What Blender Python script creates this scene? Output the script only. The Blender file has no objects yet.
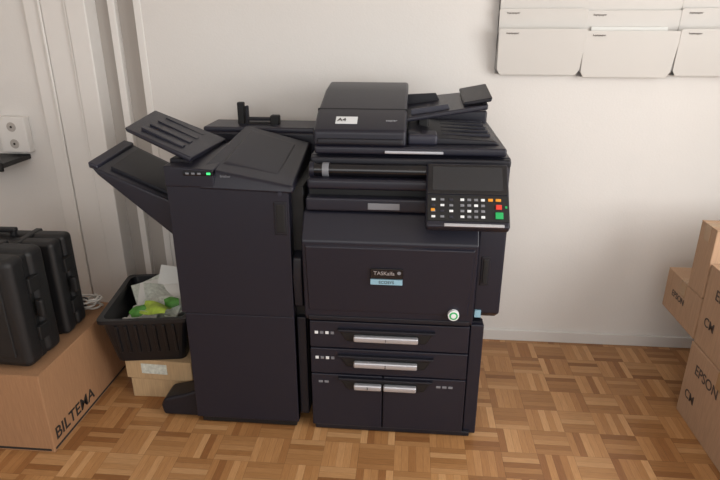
import bpy, bmesh, math, random
from mathutils import Vector, Euler, Matrix
random.seed(4)
S=bpy.context.scene
S.view_settings.view_transform='Standard'
COL=bpy.context.collection
# ------------------------------------------------------------ materials
def srgb(r,g,b):
    def c(v):
        v/=255.
        return v/12.92 if v<=.04045 else ((v+.055)/1.055)**2.4
    return (c(r),c(g),c(b),1)
def newmat(n):
    m=bpy.data.materials.new(n);m.use_nodes=True
    return m,m.node_tree,m.node_tree.nodes['Principled BSDF']
def mat(n,col,rough=.5,metal=0,bump=0,bscale=300,var=0,vscale=4,spec=.5,emit=0):
    m,nt,b=newmat(n)
    b.inputs['Base Color'].default_value=col
    b.inputs['Roughness'].default_value=rough
    b.inputs['Metallic'].default_value=metal
    b.inputs['Specular IOR Level'].default_value=spec
    tc=nt.nodes.new('ShaderNodeTexCoord')
    if var:
        no=nt.nodes.new('ShaderNodeTexNoise');no.inputs['Scale'].default_value=vscale;no.inputs['Detail'].default_value=4
        nt.links.new(tc.outputs['Object'],no.inputs['Vector'])
        r=nt.nodes.new('ShaderNodeValToRGB')
        r.color_ramp.elements[0].position=.3;r.color_ramp.elements[1].position=.7
        r.color_ramp.elements[0].color=tuple(c*(1-var) for c in col[:3])+(1,)
        r.color_ramp.elements[1].color=tuple(min(1,c*(1+var)) for c in col[:3])+(1,)
        nt.links.new(no.outputs['Fac'],r.inputs[0]);nt.links.new(r.outputs[0],b.inputs['Base Color'])
    if bump:
        no=nt.nodes.new('ShaderNodeTexNoise');no.inputs['Scale'].default_value=bscale
        nt.links.new(tc.outputs['Object'],no.inputs['Vector'])
        bp=nt.nodes.new('ShaderNodeBump');bp.inputs['Strength'].default_value=bump;bp.inputs['Distance'].default_value=.002
        nt.links.new(no.outputs['Fac'],bp.inputs['Height']);nt.links.new(bp.outputs[0],b.inputs['Normal'])
    if emit:
        b.inputs['Emission Color'].default_value=col;b.inputs['Emission Strength'].default_value=emit
    return m
M_body=mat('charcoal_plastic',srgb(29,29,40),.36,bump=.12,bscale=900,spec=.42)
M_body2=mat('charcoal_plastic_dark',srgb(23,23,31),.45,bump=.12,bscale=900,spec=.4)
M_bodyL=mat('charcoal_plastic_light',srgb(42,42,54),.36,bump=.12,bscale=900,spec=.42)
M_black=mat('black_recess',srgb(11,11,13),.6)
M_gloss=mat('glossy_black',srgb(18,18,22),.12)
M_silver=mat('silver_plastic',srgb(190,192,198),.3,.6)
M_grey=mat('grey_plastic',srgb(120,122,128),.4)
M_white=mat('white_print',srgb(225,228,230),.5)
M_screen=mat('lcd_screen',srgb(40,41,44),.2)
M_green=mat('green_key',srgb(30,165,90),.4)
M_red=mat('red_key',srgb(215,60,45),.4)
M_orange=mat('orange_key',srgb(225,150,40),.4)
M_blueL=mat('pale_blue_label',srgb(140,180,198),.4)
M_led=mat('green_led',srgb(60,220,120),.4,emit=1.0)
M_wall=mat('wall_paint',srgb(223,220,216),.9,bump=.25,bscale=120,var=.015,vscale=2)
M_trim=mat('trim_paint',srgb(228,225,221),.5)
M_jamb=mat('jamb_grey',srgb(178,172,166),.6)  # darker, greyer tone than the trim
M_base=mat('baseboard_paint',srgb(218,216,213),.45)
M_ceil=mat('ceiling_paint',srgb(235,232,228),.9)
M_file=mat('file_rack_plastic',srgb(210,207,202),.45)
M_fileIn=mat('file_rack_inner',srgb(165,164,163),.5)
M_case=mat('case_plastic',srgb(20,20,22),.5,bump=.4,bscale=500)
M_binm=mat('bin_plastic',srgb(20,21,25),.4)
M_paper=mat('paper',srgb(226,226,222),.8)
M_print=mat('printed_paper',srgb(205,210,200),.7,var=.22,vscale=60)
M_lime=mat('lime_paper',srgb(165,190,70),.6,var=.3,vscale=30)
M_leaf=mat('green_leaf_paper',srgb(70,130,45),.6,var=.4,vscale=40)
M_cable=mat('cable_rubber',srgb(190,185,178),.5)
M_cableB=mat('cable_rubber_black',srgb(30,30,32),.5)
def cardboard(n,col):
    m,nt,b=newmat(n);b.inputs['Roughness'].default_value=.85
    tc=nt.nodes.new('ShaderNodeTexCoord');no=nt.nodes.new('ShaderNodeTexNoise')
    mp=nt.nodes.new('ShaderNodeMapping');mp.inputs['Scale'].default_value=(60,60,4)
    nt.links.new(tc.outputs['Object'],mp.inputs[0]);nt.links.new(mp.outputs[0],no.inputs['Vector'])
    no.inputs['Scale'].default_value=3;no.inputs['Detail'].default_value=5
    r=nt.nodes.new('ShaderNodeValToRGB')
    r.color_ramp.elements[0].position=.3;r.color_ramp.elements[1].position=.75
    r.color_ramp.elements[0].color=tuple(c*.88 for c in col[:3])+(1,);r.color_ramp.elements[1].color=tuple(min(1,c*1.1) for c in col[:3])+(1,)
    nt.links.new(no.outputs['Fac'],r.inputs[0]);nt.links.new(r.outputs[0],b.inputs['Base Color'])
    return m
M_card=cardboard('cardboard',srgb(160,120,86))
M_cardL=cardboard('cardboard_light',srgb(180,148,120))
M_cardP=cardboard('cardboard_pale',srgb(186,158,120))
M_tape=mat('packing_tape',srgb(172,140,104),.25)
M_ink=mat('box_ink',srgb(40,34,30),.8)
M_inkB=mat('box_ink_soft',srgb(84,72,66),.8)

# parquet
def parquet():
    m,nt,b=newmat('mosaic_parquet');N=nt.nodes;L=nt.links
    def math_(op,a,c=None):
        n=N.new('ShaderNodeMath');n.operation=op
        for i,v in enumerate((a,c)):
            if v is None: continue
            if isinstance(v,(int,float)): n.inputs[i].default_value=v
            else: L.new(v,n.inputs[i])
        return n.outputs[0]
    tc=N.new('ShaderNodeTexCoord');sp=N.new('ShaderNodeSeparateXYZ');L.new(tc.outputs['Object'],sp.inputs[0])
    s=.142
    u=math_('DIVIDE',math_('ADD',sp.outputs[0],20.03),s);v=math_('DIVIDE',math_('ADD',sp.outputs[1],20.05),s)
    cu=math_('FLOOR',u);cv=math_('FLOOR',v);fu=math_('FRACT',u);fv=math_('FRACT',v)
    par=math_('MODULO',math_('ADD',cu,cv),2)
    inv=math_('SUBTRACT',1,par)
    across=math_('ADD',math_('MULTIPLY',fu,par),math_('MULTIPLY',fv,inv))
    along=math_('ADD',math_('MULTIPLY',fv,par),math_('MULTIPLY',fu,inv))
    a5=math_('MULTIPLY',across,5);sid=math_('FLOOR',a5);fs=math_('FRACT',a5)
    cb=N.new('ShaderNodeCombineXYZ');L.new(cu,cb.inputs[0]);L.new(cv,cb.inputs[1]);L.new(sid,cb.inputs[2])
    wn=N.new('ShaderNodeTexWhiteNoise');wn.noise_dimensions='3D';L.new(cb.outputs[0],wn.inputs['Vector'])
    ramp=N.new('ShaderNodeValToRGB');cr=ramp.color_ramp
    cr.elements[0].position=0;cr.elements[0].color=srgb(140,94,56)
    cr.elements[1].position=1;cr.elements[1].color=srgb(194,150,104)
    for p,c in ((.25,srgb(162,116,72)),(.75,srgb(178,132,86))):
        e=cr.elements.new(p);e.color=c
    L.new(wn.outputs['Value'],ramp.inputs[0])
    gc=N.new('ShaderNodeCombineXYZ')
    L.new(math_('MULTIPLY',across,34),gc.inputs[0]);L.new(math_('MULTIPLY',along,3),gc.inputs[1])
    L.new(math_('ADD',math_('MULTIPLY',cu,7.3),math_('MULTIPLY',cv,3.1)),gc.inputs[2])
    gn=N.new('ShaderNodeTexNoise');gn.inputs['Scale'].default_value=1;gn.inputs['Detail'].default_value=3;L.new(gc.outputs[0],gn.inputs['Vector'])
    mr=N.new('ShaderNodeMapRange');L.new(gn.outputs['Fac'],mr.inputs[0]);mr.inputs[1].default_value=.3;mr.inputs[2].default_value=.7;mr.inputs[3].default_value=.88;mr.inputs[4].default_value=1.06
    e1=math_('LESS_THAN',fs,.04)
    e2=math_('LESS_THAN',along,.012)
    gap=math_('MAXIMUM',e1,e2)
    gf=math_('SUBTRACT',1,math_('MULTIPLY',gap,.38))
    dirf=math_('ADD',.93,math_('MULTIPLY',par,.11))
    tot=math_('MULTIPLY',math_('MULTIPLY',mr.outputs[0],gf),dirf)
    mx=N.new('ShaderNodeVectorMath');mx.operation='SCALE';L.new(ramp.outputs[0],mx.inputs[0]);L.new(tot,mx.inputs['Scale'])
    L.new(mx.outputs[0],b.inputs['Base Color'])
    b.inputs['Roughness'].default_value=.30
    b.inputs['Specular IOR Level'].default_value=.45
    return m
M_floor=parquet()

# ------------------------------------------------------------ helpers
def empty(n,loc=(0,0,0)):
    o=bpy.data.objects.new(n,None);COL.objects.link(o);o.location=loc;o.empty_display_size=.1;return o
def fin(o,parent,m,bevel,seg=2,smooth=False):
    o.data.materials.append(m)
    if parent:o.parent=parent
    if bevel:
        b=o.modifiers.new('bevel','BEVEL');b.width=bevel;b.segments=seg;b.limit_method='ANGLE';b.angle_limit=math.radians(25)
    if smooth or bevel:
        for p in o.data.polygons:p.use_smooth=True
        if bevel:
            w=o.modifiers.new('wn','WEIGHTED_NORMAL');w.keep_sharp=True
    return o
def mesh(n,parent,vs,fs,m,bevel=0,seg=2,smooth=False):
    me=bpy.data.meshes.new(n);me.from_pydata([Vector(v) for v in vs],[],fs);
    bm=bmesh.new();bm.from_mesh(me);bmesh.ops.recalc_face_normals(bm,faces=bm.faces);bm.to_mesh(me);bm.free()
    o=bpy.data.objects.new(n,me);COL.objects.link(o);return fin(o,parent,m,bevel,seg,smooth)
def box(n,parent,x,y,z,m,bevel=.004,rot=None,seg=2):
    cx,cy,cz=(x[0]+x[1])/2,(y[0]+y[1])/2,(z[0]+z[1])/2
    hx,hy,hz=abs(x[1]-x[0])/2,abs(y[1]-y[0])/2,abs(z[1]-z[0])/2
    vs=[(a*hx,b*hy,c*hz) for a in(-1,1) for b in(-1,1) for c in(-1,1)]
    fs=[(0,1,3,2),(4,6,7,5),(0,4,5,1),(2,3,7,6),(0,2,6,4),(1,5,7,3)]
    bevel=min(bevel,min(hx,hy,hz)*.6)
    o=mesh(n,parent,vs,fs,m,bevel,seg);o.location=(cx,cy,cz)
    if rot:o.rotation_euler=[math.radians(a) for a in rot]
    return o
def prism(n,parent,prof,axis,lo,hi,m,bevel=.004,seg=2):
    k=len(prof)
    def p(a,b,t):
        return {'x':(t,a,b),'y':(a,t,b),'z':(a,b,t)}[axis]
    vs=[p(a,b,lo) for a,b in prof]+[p(a,b,hi) for a,b in prof]
    fs=[tuple(range(k)),tuple(range(2*k-1,k-1,-1))]+[(i,(i+1)%k,k+(i+1)%k,k+i) for i in range(k)]
    return mesh(n,parent,vs,fs,m,bevel,seg)
def cyl(n,parent,a,b,r,m,seg=24,bevel=0,r2=None):
    a=Vector(a);b=Vector(b);d=b-a;L=d.length
    bm=bmesh.new();bmesh.ops.create_cone(bm,cap_ends=True,segments=seg,radius1=r,radius2=r if r2 is None else r2,depth=L)
    me=bpy.data.meshes.new(n);bm.to_mesh(me);bm.free()
    o=bpy.data.objects.new(n,me);COL.objects.link(o)
    o.rotation_mode='QUATERNION';o.rotation_quaternion=d.to_track_quat('Z','Y');o.location=(a+b)/2
    fin(o,parent,m,bevel or r*.08);return o
def hexa(n,parent,bot,top,m,bevel=.004,seg=2):
    return mesh(n,parent,list(bot)+list(top),[(3,2,1,0),(4,5,6,7),(0,1,5,4),(1,2,6,5),(2,3,7,6),(3,0,4,7)],m,bevel,seg)
def text(n,parent,s,size,loc,rot,m,ext=.0004,off=0):
    c=bpy.data.curves.new(n,'FONT');c.body=s;c.size=size;c.extrude=ext;c.align_x='CENTER';c.align_y='CENTER';c.offset=off
    t=bpy.data.objects.new(n+'_tmp',c);COL.objects.link(t)
    dg=bpy.context.evaluated_depsgraph_get();me=bpy.data.meshes.new_from_object(t.evaluated_get(dg))
    bpy.data.objects.remove(t)
    o=bpy.data.objects.new(n,me);COL.objects.link(o);o.data.materials.clear();o.data.materials.append(m)
    o.location=loc;o.rotation_euler=[math.radians(a) for a in rot]
    if parent:o.parent=parent
    return o

# ------------------------------------------------------------ room
WY=.08
box('floor',None,(-2.75,2.15),(-4.6,.2),(-.06,0),M_floor,0)
box('wall_back',None,(-1.27,2.15),(WY,.22),(0,2.6),M_wall,0)
box('wall_back_left',None,(-2.75,-1.80),(WY,.22),(0,2.6),M_wall,0)
box('wall_left',None,(-2.87,-2.75),(-4.6,.22),(0,2.6),M_wall,0)
box('ceiling',None,(-2.75,2.15),(-4.6,.22),(2.6,2.7),M_ceil,0)
wr=empty('wall_right')
box('below',wr,(2.15,2.35),(-4.6,.22),(0,.85),M_wall,0)
box('above',wr,(2.15,2.35),(-4.6,.22),(2.3,2.6),M_wall,0)
box('pier_far',wr,(2.15,2.35),(-1.0,.22),(.85,2.3),M_wall,0)
box('pier_near',wr,(2.15,2.35),(-4.6,-3.4),(.85,2.3),M_wall,0)
wn=empty('window_1')
for i,(y0,y1) in enumerate([(-3.4,-3.34),(-2.2,-2.14),(-1.06,-1.0)]): box('mullion_%d'%i,wn,(2.24,2.30),(y0,y1),(.85,2.3),M_trim)
box('sill',wn,(2.05,2.30),(-3.42,-.98),(.83,.86),M_trim)
box('head',wn,(2.24,2.30),(-3.4,-1.0),(2.25,2.3),M_trim)
box('baseboard_back',None,(-1.27,2.15),(WY-.014,WY),(0,.062),M_base,.003)
dr=empty('door_1')
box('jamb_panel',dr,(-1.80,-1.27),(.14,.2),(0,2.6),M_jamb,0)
box('reveal',dr,(-1.30,-1.265),(WY-.004,.16),(0,2.6),M_trim,.003)
box('door_stop',dr,(-1.44,-1.405),(.105,.15),(0,2.6),M_trim,.004)
tr=empty('trim_1')
xs=-1.83
for w,d in [(.075,.018),(.012,.030),(.115,.024),(.012,.034),(.095,.040)]:
    box('moulding',tr,(xs,xs+w),(WY-d,.16),(0,2.6),M_trim,.006,seg=3);xs+=w+.0015

# ------------------------------------------------------------ copier
P=empty('office_copier')
B=lambda n,x,y,z,m=M_body,bv=.004,rot=None,seg=2:box(n,P,x,y,z,m,bv,rot,seg)
B('lower_cabinet',(-.36,.30),(-.70,-.04),(.01,.525),M_body2,.006)
for i,(x,y) in enumerate([(-.3,-.64),(.24,-.64),(-.3,-.1),(.24,-.1)]):
    cyl('foot_%d'%i,P,(x,y,0),(x,y,.03),.025,M_black)
B('drawer_top',(-.37,.25),(-.742,-.69),(.405,.522),M_body,.004)
B('drawer_middle',(-.37,.25),(-.742,-.69),(.285,.400),M_body,.004)
B('drawer_bottom_left',(-.37,-.082),(-.742,-.69),(.030,.28),M_body,.004)
B('drawer_bottom_right',(-.078,.25),(-.742,-.69),(.030,.28),M_body,.004)
B('kick_plate',(-.36,.28),(-.735,-.66),(.006,.028),M_body2,.004)
B('cabinet_side_column',(.254,.306),(-.722,-.66),(.012,.522),M_body,.005)
for i,z in enumerate((.462,.345,.240)):
    prof=[(-.255,z+.028),(.115,z+.028),(.085,z-.022),(-.225,z-.022)]
    prism('grip_pocket_%d'%i,P,prof,'y',-.749,-.72,M_black,.006)
    prism('grip_lip_%d'%i,P,[(-.26,z+.034),(.12,z+.034),(.11,z+.022),(-.25,z+.022)],'y',-.759,-.72,M_body2,.003)
    if i<2: B('handle_bar_%d'%i,(-.195,.055),(-.772,-.749),(z-.012,z+.013),M_silver,.006)
    else:
        B('handle_bar_l',(-.195,-.084),(-.772,-.749),(z-.012,z+.013),M_silver,.006)
        B('handle_bar_r',(-.076,.055),(-.772,-.749),(z-.012,z+.013),M_silver,.006)
    text('drawer_number_%d'%i,P,str(i+1),.018,(-.07 if i<2 else -.14,-.7725,z),(90,0,0),M_ink)
for z in (.472,.358):
    for k in range(4): B('drawer_icon',(-.350+k*.021,-.337+k*.021),(-.7435,-.74),(z-.006,z+.006),M_grey if k%2 else M_white,.0005)
for k in range(3): B('drawer_icon',(.135+k*.024,.152+k*.024),(-.7435,-.74),(.240,.250),M_grey,.0005)
for k in range(2): B('drawer_icon',(-.34+k*.024,-.323+k*.024),(-.7435,-.74),(.240,.250),M_grey,.0005)
# engine
B('engine_body',(-.375,.36),(-.665,-.02),(.53,1.04),M_body,.012,seg=3)
prism('engine_side_column',P,[(-.66,.535),(-.695,.56),(-.70,.90),(-.66,1.0)],'x',.262,.362,M_body,.008)
B('side_grip',(.285,.305),(-.705,-.69),(.69,.79),M_black,.004)
B('side_grip_frame',(.278,.312),(-.702,-.69),(.68,.80),M_body2,.004)
prism('front_door',P,[(-.66,.530),(-.742,.530),(-.752,.555),(-.768,.865),(-.705,.960),(-.66,.966)],'x',-.385,.258,M_body,.007,3)
hexa('front_door_panel',P,[(-.365,-.758,.585),(.232,-.758,.585),(.24,-.748,.565),(-.37,-.748,.565)],
     [(-.37,-.774,.845),(.243,-.774,.845),(.248,-.758,.86),(-.375,-.758,.86)],M_body,.003)
B('door_bottom_lip',(-.37,.245),(-.756,-.73),(.534,.553),M_body2,.003)
B('badge',(-.130,-.01),(-.7765,-.76),(.728,.768),M_gloss,.002)
text('badge_text',P,'TASKalfa',.021,(-.08,-.7772,.750),(90,0,0),M_silver)
cyl('badge_dot',P,(-.025,-.7765,.753),(-.025,-.7775,.753),.007,M_grey)
B('model_plate',(-.130,-.012),(-.7755,-.758),(.703,.724),M_blueL,.001)
text('model_plate_text',P,'ECOSYS',.016,(-.071,-.7762,.7135),(90,0,0),M_ink)
cyl('eco_sticker',P,(.182,-.756,.585),(.182,-.7745,.585),.021,M_white,32)
cyl('eco_sticker_core',P,(.182,-.77,.585),(.182,-.7755,.585),.016,M_green,32)
cyl('eco_sticker_mark',P,(.182,-.77,.585),(.182,-.7762,.585),.010,M_white,32)
B('energy_label',(.268,.292),(-.7025,-.69),(.545,.575),M_blueL,.0005)
# band above door
B('output_band_lower',(-.372,.09),(-.725,-.65),(.968,1.018),M_body,.008,seg=3)
B('band_plate',(-.145,-.03),(-.728,-.72),(.978,1.002),M_grey,.002)
B('output_gap',(-.365,.09),(-.68,-.64),(1.015,1.05),M_black,.001)
B('output_band_upper',(-.368,.09),(-.715,-.60),(1.045,1.085),M_body,.012,seg=3)
B('tube_recess',(-.36,.20),(-.64,-.58),(1.08,1.15),M_black,.001)
cyl('roller_tube',P,(-.355,-.665,1.108),(.10,-.665,1.108),.025,M_gloss,32)
cyl('roller_ring',P,(-.315,-.665,1.108),(-.290,-.665,1.108),.0262,M_grey,32)
cyl('roller_end',P,(-.362,-.665,1.108),(-.345,-.665,1.108),.028,M_body,32)
B('panel_support',(.08,.35),(-.70,-.60),(.98,1.10),M_body2,.01)
# scanner
B('scanner_body',(-.365,.365),(-.63,-.03),(1.035,1.155),M_body,.010,seg=3)
B('scanner_front_rail',(-.362,.362),(-.655,-.60),(1.122,1.152),M_body2,.010,seg=3)
B('feeder_base',(-.348,.345),(-.645,-.05),(1.160,1.190),M_body,.010,seg=3)
B('feeder_base_handle',(-.09,.12),(-.652,-.64),(1.167,1.177),M_silver,.002)
# feeder hump
prism('feeder_hump',P,[(-.640,1.188),(-.640,1.245),(-.53,1.295),(-.30,1.352),(-.16,1.368),(-.09,1.35),(-.08,1.19)],'x',-.352,-.014,M_body,.012,3)
prism('feeder_hump_seam',P,[(-.50,1.20),(-.50,1.3042),(-.497,1.305),(-.494,1.20)],'x',-.3532,-.0128,M_black,.0)
B('feeder_front_lip',(-.337,-.025),(-.646,-.60),(1.195,1.218),M_body2,.006)
ang=math.degrees(math.atan2(.05,.11))
box('feeder_label',P,(-.275,-.195),(-.602,-.557),(1.2725,1.2745),M_white,.0005,rot=(ang,0,0))
text('feeder_label_text',P,'A4',.028,(-.252,-.581,1.2755),(ang,0,0),M_ink,.0006)
text('feeder_logo',P,'copier',.016,(-.07,-.5805,1.274),(ang,0,0),M_silver,.0008)
prism('exit_ramp',P,[(-.01,1.188),(-.01,1.240),(.10,1.215),(.31,1.205),(.33,1.188)],'y',-.58,-.09,M_body2,.006)
B('exit_step',(-.01,.10),(-.60,-.50),(1.188,1.228),M_bodyL,.01)
B('rear_rib',(-.01,.33),(-.14,-.06),(1.188,1.25),M_body,.01)
for k in range(5): B('exit_rib_%d'%k,(.12,.30),(-.50+k*.075,-.49+k*.075),(1.20,1.216),M_body,.002)
hexa('document_tray',P,[(-.02,-.50,1.255),(.29,-.46,1.300),(.30,-.17,1.322),(-.02,-.13,1.285)],
     [(-.02,-.50,1.271),(.29,-.46,1.320),(.30,-.17,1.342),(-.02,-.13,1.30)],M_body,.005)
hexa('document_tray_end',P,[(.20,-.44,1.312),(.300,-.46,1.330),(.305,-.17,1.352),(.20,-.17,1.335)],
     [(.20,-.44,1.324),(.304,-.46,1.346),(.310,-.17,1.368),(.20,-.17,1.347)],M_body2,.004)
hexa('tray_guide_front',P,[(.0,-.455,1.27),(.15,-.44,1.295),(.15,-.43,1.295),(.0,-.445,1.27)],
     [(.0,-.455,1.297),(.14,-.44,1.317),(.14,-.43,1.317),(.0,-.445,1.297)],M_bodyL,.002)
hexa('tray_guide_rear',P,[(-.02,-.26,1.285),(.12,-.26,1.30),(.12,-.245,1.30),(-.02,-.245,1.285)],
     [(-.02,-.26,1.330),(.10,-.26,1.337),(.10,-.245,1.337),(-.02,-.245,1.330)],M_body2,.003)
B('tray_strut',(.03,.07),(-.40,-.22),(1.205,1.280),M_black,.005)
# operation panel
OP=empty('operation_panel');OP.parent=P
pc=Vector((.2025,-.785,1.060));tilt=math.degrees(math.atan2(.178,.16))
OP.location=pc;OP.rotation_euler=(math.radians(tilt),0,0)
def K(n,x,y,z,m,bv=.002):return box(n,OP,x,y,z,m,bv)
K('panel_slab',(-.142,.140),(-.122,.122),(-.04,0),M_body,.010)
K('panel_screen_bezel',(-.136,.134),(.0,.114),(-.002,.004),M_gloss,.003)
K('panel_screen',(-.120,.118),(.014,.104),(.0035,.0048),M_screen,.0003)
K('keypad_plate',(-.136,.136),(-.10,-.004),(-.002,.0035),M_black,.003)
K('panel_bottom_strip',(-.08,.12),(-.119,-.108),(-.004,.003),M_silver,.002)
for r in range(4):
    for c in range(4):
        K('key_%d_%d'%(r,c),(-.026+c*.023,-.013+c*.023),(-.026-r*.021,-.017-r*.021),(.003,.0065),M_grey if (r+c)%3 else M_white,.002)
for r in range(4):
    for c in range(3):
        K('fkey_%d_%d'%(r,c),(-.123+c*.03,-.110+c*.03),(-.026-r*.021,-.018-r*.021),(.003,.0055),(M_white,M_grey,M_bodyL)[(r*2+c)%3],.0015)
K('stop_key',(.092,.112),(-.056,-.038),(.003,.008),M_red,.004)
K('start_key',(.090,.116),(-.090,-.066),(.003,.008),M_green,.004)
K('power_key',(.092,.110),(-.026,-.016),(.003,.007),M_orange,.003)
K('reset_key',(.067,.083),(-.026,-.016),(.003,.007),M_orange,.002)
K('clear_key',(-.125,-.112),(-.066,-.056),(.003,.007),M_orange,.002)
K('side_led',(.123,.130),(-.05,-.042),(.003,.006),M_green,.002)

# ------------------------------------------------------------ finisher
F=empty('document_finisher')
G=lambda n,x,y,z,m=M_body,bv=.004,rot=None,seg=2:box(n,F,x,y,z,m,bv,rot,seg)
G('cabinet',(-.868,-.43),(-.739,-.12),(.035,1.06),M_body,.006)
G('upper_door',(-.880,-.430),(-.742,-.70),(.534,1.065),M_body,.003,seg=3)
G('lower_door',(-.868,-.430),(-.742,-.70),(.035,.532),M_body,.003,seg=3)
G('base_plinth',(-.85,-.44),(-.735,-.15),(.008,.05),M_black,.006)
for i,(x,y) in enumerate([(-.80,-.66),(-.5,-.66),(-.80,-.2),(-.5,-.2)]):
    cyl('caster_%d'%i,F,(x-.012,y,.022),(x+.012,y,.022),.022,M_black)
hexa('top_left_cover',F,[(-.884,-.745,1.05),(-.70,-.745,1.05),(-.70,-.36,1.05),(-.884,-.36,1.05)],
     [(-.884,-.745,1.128),(-.70,-.745,1.116),(-.70,-.36,1.14),(-.884,-.36,1.13)],M_body,.006)
hexa('top_right_cover',F,[(-.76,-.748,1.045),(-.412,-.748,1.035),(-.425,-.28,1.05),(-.70,-.28,1.05)],
     [(-.755,-.72,1.118),(-.408,-.748,1.062),(-.425,-.28,1.128),(-.70,-.28,1.200)],M_body,.010,3)
hexa('top_cover_ridge',F,[(-.70,-.66,1.112),(-.47,-.68,1.075),(-.47,-.33,1.115),(-.67,-.33,1.175)],
     [(-.685,-.64,1.126),(-.485,-.66,1.087),(-.48,-.34,1.134),(-.66,-.34,1.189)],M_body,.006)
G('top_rear_block',(-.865,-.43),(-.30,-.10),(1.03,1.12),M_body2,.008)
G('led_strip',(-.81,-.70),(-.750,-.72),(1.095,1.113),M_gloss,.002)
for k in range(3): G('led_%d'%k,(-.80+k*.022,-.788+k*.022),(-.752,-.74),(1.100,1.107),M_grey,.001)
G('led_green',(-.722,-.708),(-.7525,-.74),(1.100,1.108),M_led,.001)
text('finisher_text',F,'finisher',.013,(-.655,-.7485,1.095),(90,0,0),M_grey)
G('door_pull_frame',(-.487,-.437),(-.746,-.73),(.875,1.005),M_body2,.006)
G('door_pull',(-.478,-.446),(-.7475,-.735),(.885,.995),M_black,.004)
cyl('cover_screw',F,(-.46,-.7475,1.035),(-.46,-.750,1.035),.008,M_bodyL)
G('link_strip',(-.432,-.385),(-.69,-.15),(.08,1.05),M_black,.004)
prism('link_bump',F,[(-.69,.56),(-.735,.58),(-.745,.70),(-.735,.78),(-.69,.80)],'x',-.427,-.392,M_body2,.006)
G('link_lower',(-.426,-.388),(-.715,-.5),(.06,.52),M_body2,.005)
prism('stabiliser_foot',F,[(-1.03,.012),(-.86,.012),(-.86,.15),(-.93,.12),(-1.02,.095),(-1.04,.06)],'y',-.715,-.60,M_body2,.012,3)
cyl('foot_wheel',F,(-.99,-.66,.022),(-.965,-.66,.022),.022,M_black)
hexa('lower_tray',F,[(-1.16,-.70,1.075),(-.87,-.70,.820),(-.87,-.36,.830),(-1.17,-.38,1.09)],
     [(-1.185,-.70,1.110),(-.87,-.70,.975),(-.87,-.36,.975),(-1.18,-.38,1.135)],M_body,.008)
hexa('lower_tray_inlay',F,[(-1.130,-.655,1.075),(-.90,-.655,.980),(-.90,-.41,.988),(-1.13,-.42,1.104)],
     [(-1.128,-.655,1.100),(-.895,-.655,.998),(-.895,-.41,.998),(-1.128,-.42,1.120)],M_body2,.003)
hexa('lower_tray_lip',F,[(-1.195,-.69,1.100),(-1.16,-.69,1.090),(-1.155,-.39,1.118),(-1.19,-.40,1.13)],
     [(-1.197,-.69,1.123),(-1.162,-.69,1.111),(-1.157,-.39,1.138),(-1.192,-.40,1.15)],M_bodyL,.005)
hexa('upper_tray',F,[(-1.025,-.70,1.240),(-.80,-.70,1.13),(-.78,-.34,1.12),(-1.045,-.38,1.255)],
     [(-1.03,-.70,1.255),(-.79,-.70,1.150),(-.77,-.34,1.150),(-1.050,-.38,1.272)],M_body,.006)
for k in range(4):
    y=-.65+k*.075
    hexa('upper_tray_rib_%d'%k,F,[(-.99,y,1.236),(-.84,y,1.168),(-.84,y+.03,1.168),(-.99,y+.03,1.236)],
     [(-.99,y,1.249),(-.84,y,1.180),(-.84,y+.03,1.180),(-.99,y+.03,1.249)],M_body,.002)
G('tray_back_plate',(-.885,-.80),(-.68,-.36),(1.0,1.14),M_body2,.006)
G('rear_unit',(-.92,-.405),(-.24,-.02),(.98,1.160),M_body,.010)
G('rear_unit_lid',(-.91,-.415),(-.23,-.03),(1.155,1.180),M_bodyL,.008)
G('paddle_post',(-.775,-.745),(-.15,-.12),(1.175,1.275),M_black,.005)
G('paddle_post_b',(-.74,-.725),(-.15,-.13),(1.175,1.26),M_body2,.004)
G('paddle_arm',(-.735,-.61),(-.15,-.13),(1.195,1.210),M_body2,.004)
G('paddle_arm_b',(-.735,-.63),(-.15,-.13),(1.175,1.188),M_black,.004)
G('paddle_tip',(-.625,-.585),(-.16,-.12),(1.175,1.22),M_black,.005)

# ------------------------------------------------------------ cartons
def carton(name,x,y,z,m,rotz=0,labels=(),seam='x'):
    e=empty(name,((x[0]+x[1])/2,(y[0]+y[1])/2,z[0]));e.rotation_euler=(0,0,math.radians(rotz))
    hx,hy,h=(x[1]-x[0])/2,(y[1]-y[0])/2,z[1]-z[0]
    box('body',e,(-hx,hx),(-hy,hy),(0,h-.004),m,.004)
    if seam=='x':
        box('flap_a',e,(-hx,hx),(-hy,-.0015),(h-.004,h),m,.0015);box('flap_b',e,(-hx,hx),(.0015,hy),(h-.004,h),m,.0015)
        box('tape',e,(-hx-.0008,hx+.0008),(-.025,.025),(h,h+.0008),M_tape,0)
        box('tape_end_l',e,(-hx-.0012,-hx),(-.025,.025),(h-.07,h+.0008),M_tape,0)
        box('tape_end_r',e,(hx,hx+.0012),(-.025,.025),(h-.07,h+.0008),M_tape,0)
    else:
        box('flap_a',e,(-hx,-.0015),(-hy,hy),(h-.004,h),m,.0015);box('flap_b',e,(.0015,hx),(-hy,hy),(h-.004,h),m,.0015)
        box('tape',e,(-.025,.025),(-hy-.0008,hy+.0008),(h,h+.0008),M_tape,0)
        box('tape_end_f',e,(-.025,.025),(-hy-.0012,-hy),(h-.07,h+.0008),M_tape,0)
    for (side,s,size,u,v) in labels:
        if side=='L': text('printed_text',e,s,size,(-hx-.001,u,v),(90,0,-90),M_inkB,off=.0006)
        if side=='F': text('printed_text',e,s,size,(u,-hy-.001,v),(90,0,0),M_ink)
        if side=='R': text('printed_text',e,s,size,(hx+.001,u,v),(90,0,90),M_ink,off=.0011)
    return e
bb=carton('cardboard_box',(-2.02,-1.375),(-.97,-.36),(0,.36),M_card,0,[('R','BILTEMA',.076,-.135,.066)],'y')
box('printed_stripe',bb,(.3225,.3232),(-.295,.295),(.008,.018),M_ink,0)
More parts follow.
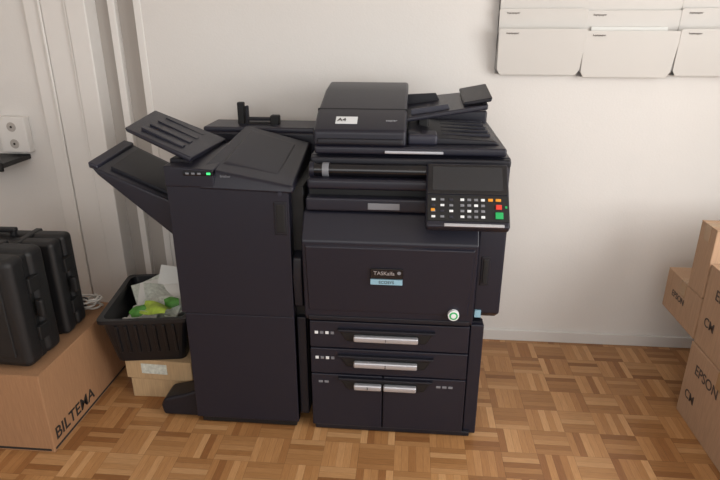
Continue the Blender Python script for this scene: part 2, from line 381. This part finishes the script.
box('printed_stripe_f',bb,(-.31,.31),(-.3058,-.305),(.008,.018),M_ink,0)
L2=[('L','EPSON',.062,.09,.255),('L','CM',.055,.18,.12)]
carton('shipping_box',(1.218,1.75),(-.98,-.46),(0,.345),M_cardL,0,L2,'x')
carton('shipping_box.001',(1.224,1.75),(-.99,-.46),(.347,.70),M_cardL,0,L2)
carton('shipping_box.002',(1.50,1.95),(-.44,-.08),(0,.345),M_cardL,0)
carton('shipping_box.003',(1.226,1.80),(-.45,-.12),(.347,.54),M_cardL,0,[('L','EPSON',.04,.03,.10)])
carton('shipping_box.004',(1.222,1.80),(-.45,-.32),(.542,.84),M_cardL,0)
carton('shipping_box.005',(1.226,1.75),(-1.6,-1.0),(0,.40),M_cardL,0,[('L','EPSON',.065,.13,.25)])
carton('small_carton',(-1.235,-.94),(-.58,-.24),(0,.10),M_cardP,2)
carton('small_carton.001',(-1.24,-.93),(-.59,-.25),(.101,.20),M_cardP,-2)
box('shipping_label',bpy.data.objects['small_carton.001'],(-.08,.04),(-.1712,-.170),(.03,.08),M_print,0)

# ------------------------------------------------------------ waste bin with paper
W=empty('waste_paper_bin',(-1.148,-.395,.202));W.rotation_euler=(0,0,math.radians(9))
def ring(hx,hy,z,r=.03,n=4):
    pts=[]
    for cx,cy,a0 in((hx-r,hy-r,0),(-hx+r,hy-r,90),(-hx+r,-hy+r,180),(hx-r,-hy+r,270)):
        for k in range(n+1):
            a=math.radians(a0+90*k/n);pts.append((cx+r*math.cos(a),cy+r*math.sin(a),z))
    return pts
rs=[ring(.150,.195,.0),ring(.182,.228,.205),ring(.196,.242,.208),ring(.196,.242,.225),ring(.174,.220,.225),ring(.144,.189,.006)]
k=len(rs[0]);vs=sum(rs,[]);fs=[]
for i in range(len(rs)-1):
    for j in range(k):fs.append((i*k+j,i*k+(j+1)%k,(i+1)*k+(j+1)%k,(i+1)*k+j))
fs.append(tuple(range(k))[::-1]);fs.append(tuple(range((len(rs)-1)*k,len(rs)*k)))
mesh('bin_shell',W,vs,fs,M_binm,.0)
for k2 in range(7): box('bin_rib_%d'%k2,W,(-.125+k2*.04,-.112+k2*.04),(-.222,-.206),(.05,.195),M_binm,.003,rot=(9,0,0))
def sheet(n,c,w,h,rot,m,curl=.02,ph=0):
    N=8;vs=[];fs=[]
    for i in range(N+1):
        for j in range(N+1):
            a=i/N-.5;b=j/N-.5;vs.append((a*w,b*h,curl*math.sin(a*4+b*3+ph)+curl*.6*math.cos(b*5+ph)))
    for i in range(N):
        for j in range(N):
            q=i*(N+1)+j;fs.append((q,q+1,q+N+2,q+N+1))
    o=mesh(n,W,vs,fs,m,0,smooth=True);o.location=c;o.rotation_euler=[math.radians(a) for a in rot]
sheet('paper_sheet_1',(.02,.05,.185),.24,.24,(22,4,10),M_paper)
sheet('paper_sheet_2',(-.03,-.02,.17),.20,.26,(12,-10,-16),M_paper,.02,1)
sheet('paper_sheet_3',(.05,.0,.20),.19,.24,(16,8,24),M_print,.015,2)
sheet('paper_sheet_4',(.06,.11,.225),.17,.18,(48,4,-8),M_paper,.01,3)
sheet('paper_sheet_5',(-.06,.12,.19),.16,.14,(30,-12,20),M_print,.01,4)
sheet('paper_sheet_6',(.04,-.08,.212),.17,.14,(10,6,-12),M_print,.012,4)
sheet('lime_wrapper',(.025,-.125,.222),.12,.07,(18,6,-10),M_lime,.014,1)
sheet('leaf_print',(.09,-.09,.235),.06,.05,(20,8,20),M_leaf,.01)
sheet('leaf_print_2',(-.05,-.13,.215),.07,.05,(15,-10,30),M_leaf,.01)
def crumple(n,c,r,m):
    bm=bmesh.new();bmesh.ops.create_icosphere(bm,subdivisions=3,radius=r)
    for v in bm.verts:v.co*=1+random.uniform(-.16,.12)
    me=bpy.data.meshes.new(n);bm.to_mesh(me);bm.free();o=bpy.data.objects.new(n,me);COL.objects.link(o);o.location=c;fin(o,W,m,0)
crumple('crumpled_paper',(-.10,-.12,.13),.05,M_paper)
crumple('crumpled_paper_2',(.08,-.13,.14),.05,M_print)
crumple('crumpled_paper_3',(-.07,.06,.10),.07,M_paper)
crumple('crumpled_paper_4',(.07,.06,.10),.07,M_paper)

# ------------------------------------------------------------ black hard cases
def case(name,x,y,z,rotz):
    cx,cy=(x[0]+x[1])/2,(y[0]+y[1])/2
    e=empty(name,(cx,cy,z[0]));e.rotation_euler=(0,0,math.radians(rotz))
    hx,hy,h=(x[1]-x[0])/2,(y[1]-y[0])/2,z[1]-z[0]
    box('shell_front',e,(-hx,hx),(-hy,-.006),(.01,h),M_case,.03,seg=4)
    box('shell_back',e,(-hx,hx),(.006,hy),(.01,h),M_case,.03,seg=4)
    box('seam_band',e,(-hx+.012,hx-.012),(-.02,.02),(.012,h-.012),M_black,.01)
    box('face_panel',e,(-hx+.05,hx-.05),(-hy-.006,-hy+.01),(.06,h-.06),M_case,.006)
    for s in(-1,1):
        box('foot',e,(s*hx*.7-.03,s*hx*.7+.03),(-hy*.7,hy*.7),(0,.014),M_black,.004)
        box('rib',e,(s*hx*.45-.015,s*hx*.45+.015),(-hy-.01,hy+.006),(.02,h+.004),M_case,.006)
    for zz in(.28,.72):
        box('latch',e,(hx-.01,hx+.012),(-.03,.03),(h*zz-.03,h*zz+.03),M_black,.004)
    box('handle_post_l',e,(-.07,-.05),(-.012,.012),(h-.005,h+.022),M_case,.005)
    box('handle_post_r',e,(.05,.07),(-.012,.012),(h-.005,h+.022),M_case,.005)
    box('handle_grip',e,(-.075,.075),(-.014,.014),(h+.016,h+.035),M_case,.009)
    box('side_handle',e,(hx,hx+.03),(-.014,.014),(h*.42,h*.58),M_black,.008)
    return e
case('tool_case',(-2.0,-1.405),(-.93,-.73),(.361,.815),-3)
case('tool_case.001',(-1.93,-1.41),(-.70,-.54),(.361,.79),2)

def coil(name,c,r0,n,m,th):
    cu=bpy.data.curves.new(name,'CURVE');cu.dimensions='3D';cu.bevel_depth=th;cu.bevel_resolution=3
    spn=cu.splines.new('NURBS');pts=[]
    for i in range(n):
        a=i*.38;r=r0+.012*math.sin(i*.9);pts.append((c[0]+r*math.cos(a),c[1]+r*math.sin(a)*.9,c[2]+i*.0009+.006*math.sin(i*1.3)**2,1))
    spn.points.add(len(pts)-1)
    for i,p in enumerate(pts):spn.points[i].co=p
    cu.materials.append(m);co=bpy.data.objects.new(name,cu);COL.objects.link(co)
coil('cable_coil',(-1.455,-.435,.366),.045,70,M_cable,.0045)
coil('cable_coil.001',(-1.50,-.455,.366),.032,60,M_cableB,.004)

# ------------------------------------------------------------ wall things
R=empty('wall_file_rack')
colx=[(.370,.752),(.737,1.142),(1.130,1.54)]
for ci,(x0,x1) in enumerate(colx):
    x1-=.006
    for ri in range(4):
        zt=1.582+ri*.082+(-.008 if ci==1 else 0);zb=zt-.195
        yt=WY-.085;yb=WY-.045
        if ri: yt+=.030;yb+=.030
        yt+=.004*(ci%2)
        c=.022
        q=[(x0+c,zb),(x1-c,zb),(x1-.008,zb+c),(x1,zt-.006),(x1-.008,zt),(x0+.008,zt),(x0,zt-.006),(x0+.008,zb+c)]
        def yy(z):return yb+(yt-yb)*(z-zb)/(zt-zb)
        n=len(q);vs=[(a,yy(b),b) for a,b in q]+[(a,yy(b)+.004,b) for a,b in q]
        fs=[tuple(range(n)),tuple(range(2*n-1,n-1,-1))]+[(i,(i+1)%n,n+(i+1)%n,n+i) for i in range(n)]
        mesh('pocket_front_%d_%d'%(ci,ri),R,vs,fs,M_file,.0015)
        hexa('pocket_floor_%d_%d'%(ci,ri),R,[(x0+c,yb,zb),(x1-c,yb,zb),(x1-c,WY,zb-.002),(x0+c,WY,zb-.002)],
             [(x0+c,yb,zb+.004),(x1-c,yb,zb+.004),(x1-c,WY,zb+.002),(x0+c,WY,zb+.002)],M_file,.001)
        for xx in (x0+.004,x1-.007):
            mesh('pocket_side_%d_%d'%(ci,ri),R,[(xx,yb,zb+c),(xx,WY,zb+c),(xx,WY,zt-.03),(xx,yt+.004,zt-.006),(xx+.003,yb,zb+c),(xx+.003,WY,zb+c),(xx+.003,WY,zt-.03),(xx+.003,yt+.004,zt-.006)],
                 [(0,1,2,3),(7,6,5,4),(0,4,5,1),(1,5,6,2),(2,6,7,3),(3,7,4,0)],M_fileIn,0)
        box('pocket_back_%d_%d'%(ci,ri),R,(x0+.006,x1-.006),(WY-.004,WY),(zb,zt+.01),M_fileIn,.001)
        text('pocket_label_%d_%d'%(ci,ri),R,'kopiepapper',.011,(x0+.06,yy(zt-.016)-.001,zt-.018),(90+math.degrees(math.atan2(.04,.195)),0,0),M_inkB)
    for ri in (0,1,2):
        z=1.585+ri*.082
        box('filed_paper_%d_%d'%(ci,ri),R,(x0+.03,x1-.05),(WY-.050+.02*(ri>0),WY-.044+.02*(ri>0)),(z-.16,z+(.004 if ci==1 else -.006)),M_paper,.001)
so=box('power_socket_box',None,(-2.07,-1.925),(WY-.045,WY),(.985,1.165),M_trim,.006)
for zz in(1.03,1.115):
    c=cyl('socket_ring',None,(-1.998,WY-.047,zz),(-1.998,WY-.040,zz),.024,M_jamb);c.parent=so;c.matrix_parent_inverse=Matrix.Translation(-so.location)
    c=cyl('socket_hole',None,(-1.998,WY-.0485,zz),(-1.998,WY-.044,zz),.006,M_ink);c.parent=so;c.matrix_parent_inverse=Matrix.Translation(-so.location)
sh=empty('wall_shelf')
box('board',sh,(-2.70,-1.955),(-.14,WY),(.945,.970),M_case,.004)
box('edge',sh,(-2.70,-1.955),(-.15,-.135),(.930,.974),M_black,.004)
box('bracket',sh,(-2.25,-2.22),(-.10,WY),(.84,.946),M_black,.004)

# ------------------------------------------------------------ lights
def area(n,loc,tgt,sx,sy,p,col):
    l=bpy.data.lights.new(n,'AREA');l.shape='RECTANGLE';l.size=sx;l.size_y=sy;l.energy=p;l.color=col
    o=bpy.data.objects.new(n,l);COL.objects.link(o);o.location=loc
    o.rotation_euler=(Vector(tgt)-Vector(loc)).to_track_quat('-Z','Y').to_euler();return o
area('window_daylight',(2.34,-2.2,1.58),(0,-1.7,.9),2.3,1.4,82,(1,.985,.965))
area('room_fill',(-.2,-4.5,1.9),(0,0,.9),3.6,1.6,40,(1,.98,.95))  # added fill lamp at the open rear end, stands for no real source
w=bpy.data.worlds.new('world');S.world=w;w.use_nodes=True
w.node_tree.nodes['Background'].inputs[0].default_value=(.95,.97,1,1);w.node_tree.nodes['Background'].inputs[1].default_value=.55

# ------------------------------------------------------------ camera
cd=bpy.data.cameras.new('camera');cam=bpy.data.objects.new('camera',cd);COL.objects.link(cam)
cam.location=(0,-2.70,1.62);cam.rotation_euler=(math.radians(69),0,math.radians(5))
cd.sensor_width=36;cd.lens=28.75;cd.clip_start=.05
S.camera=cam
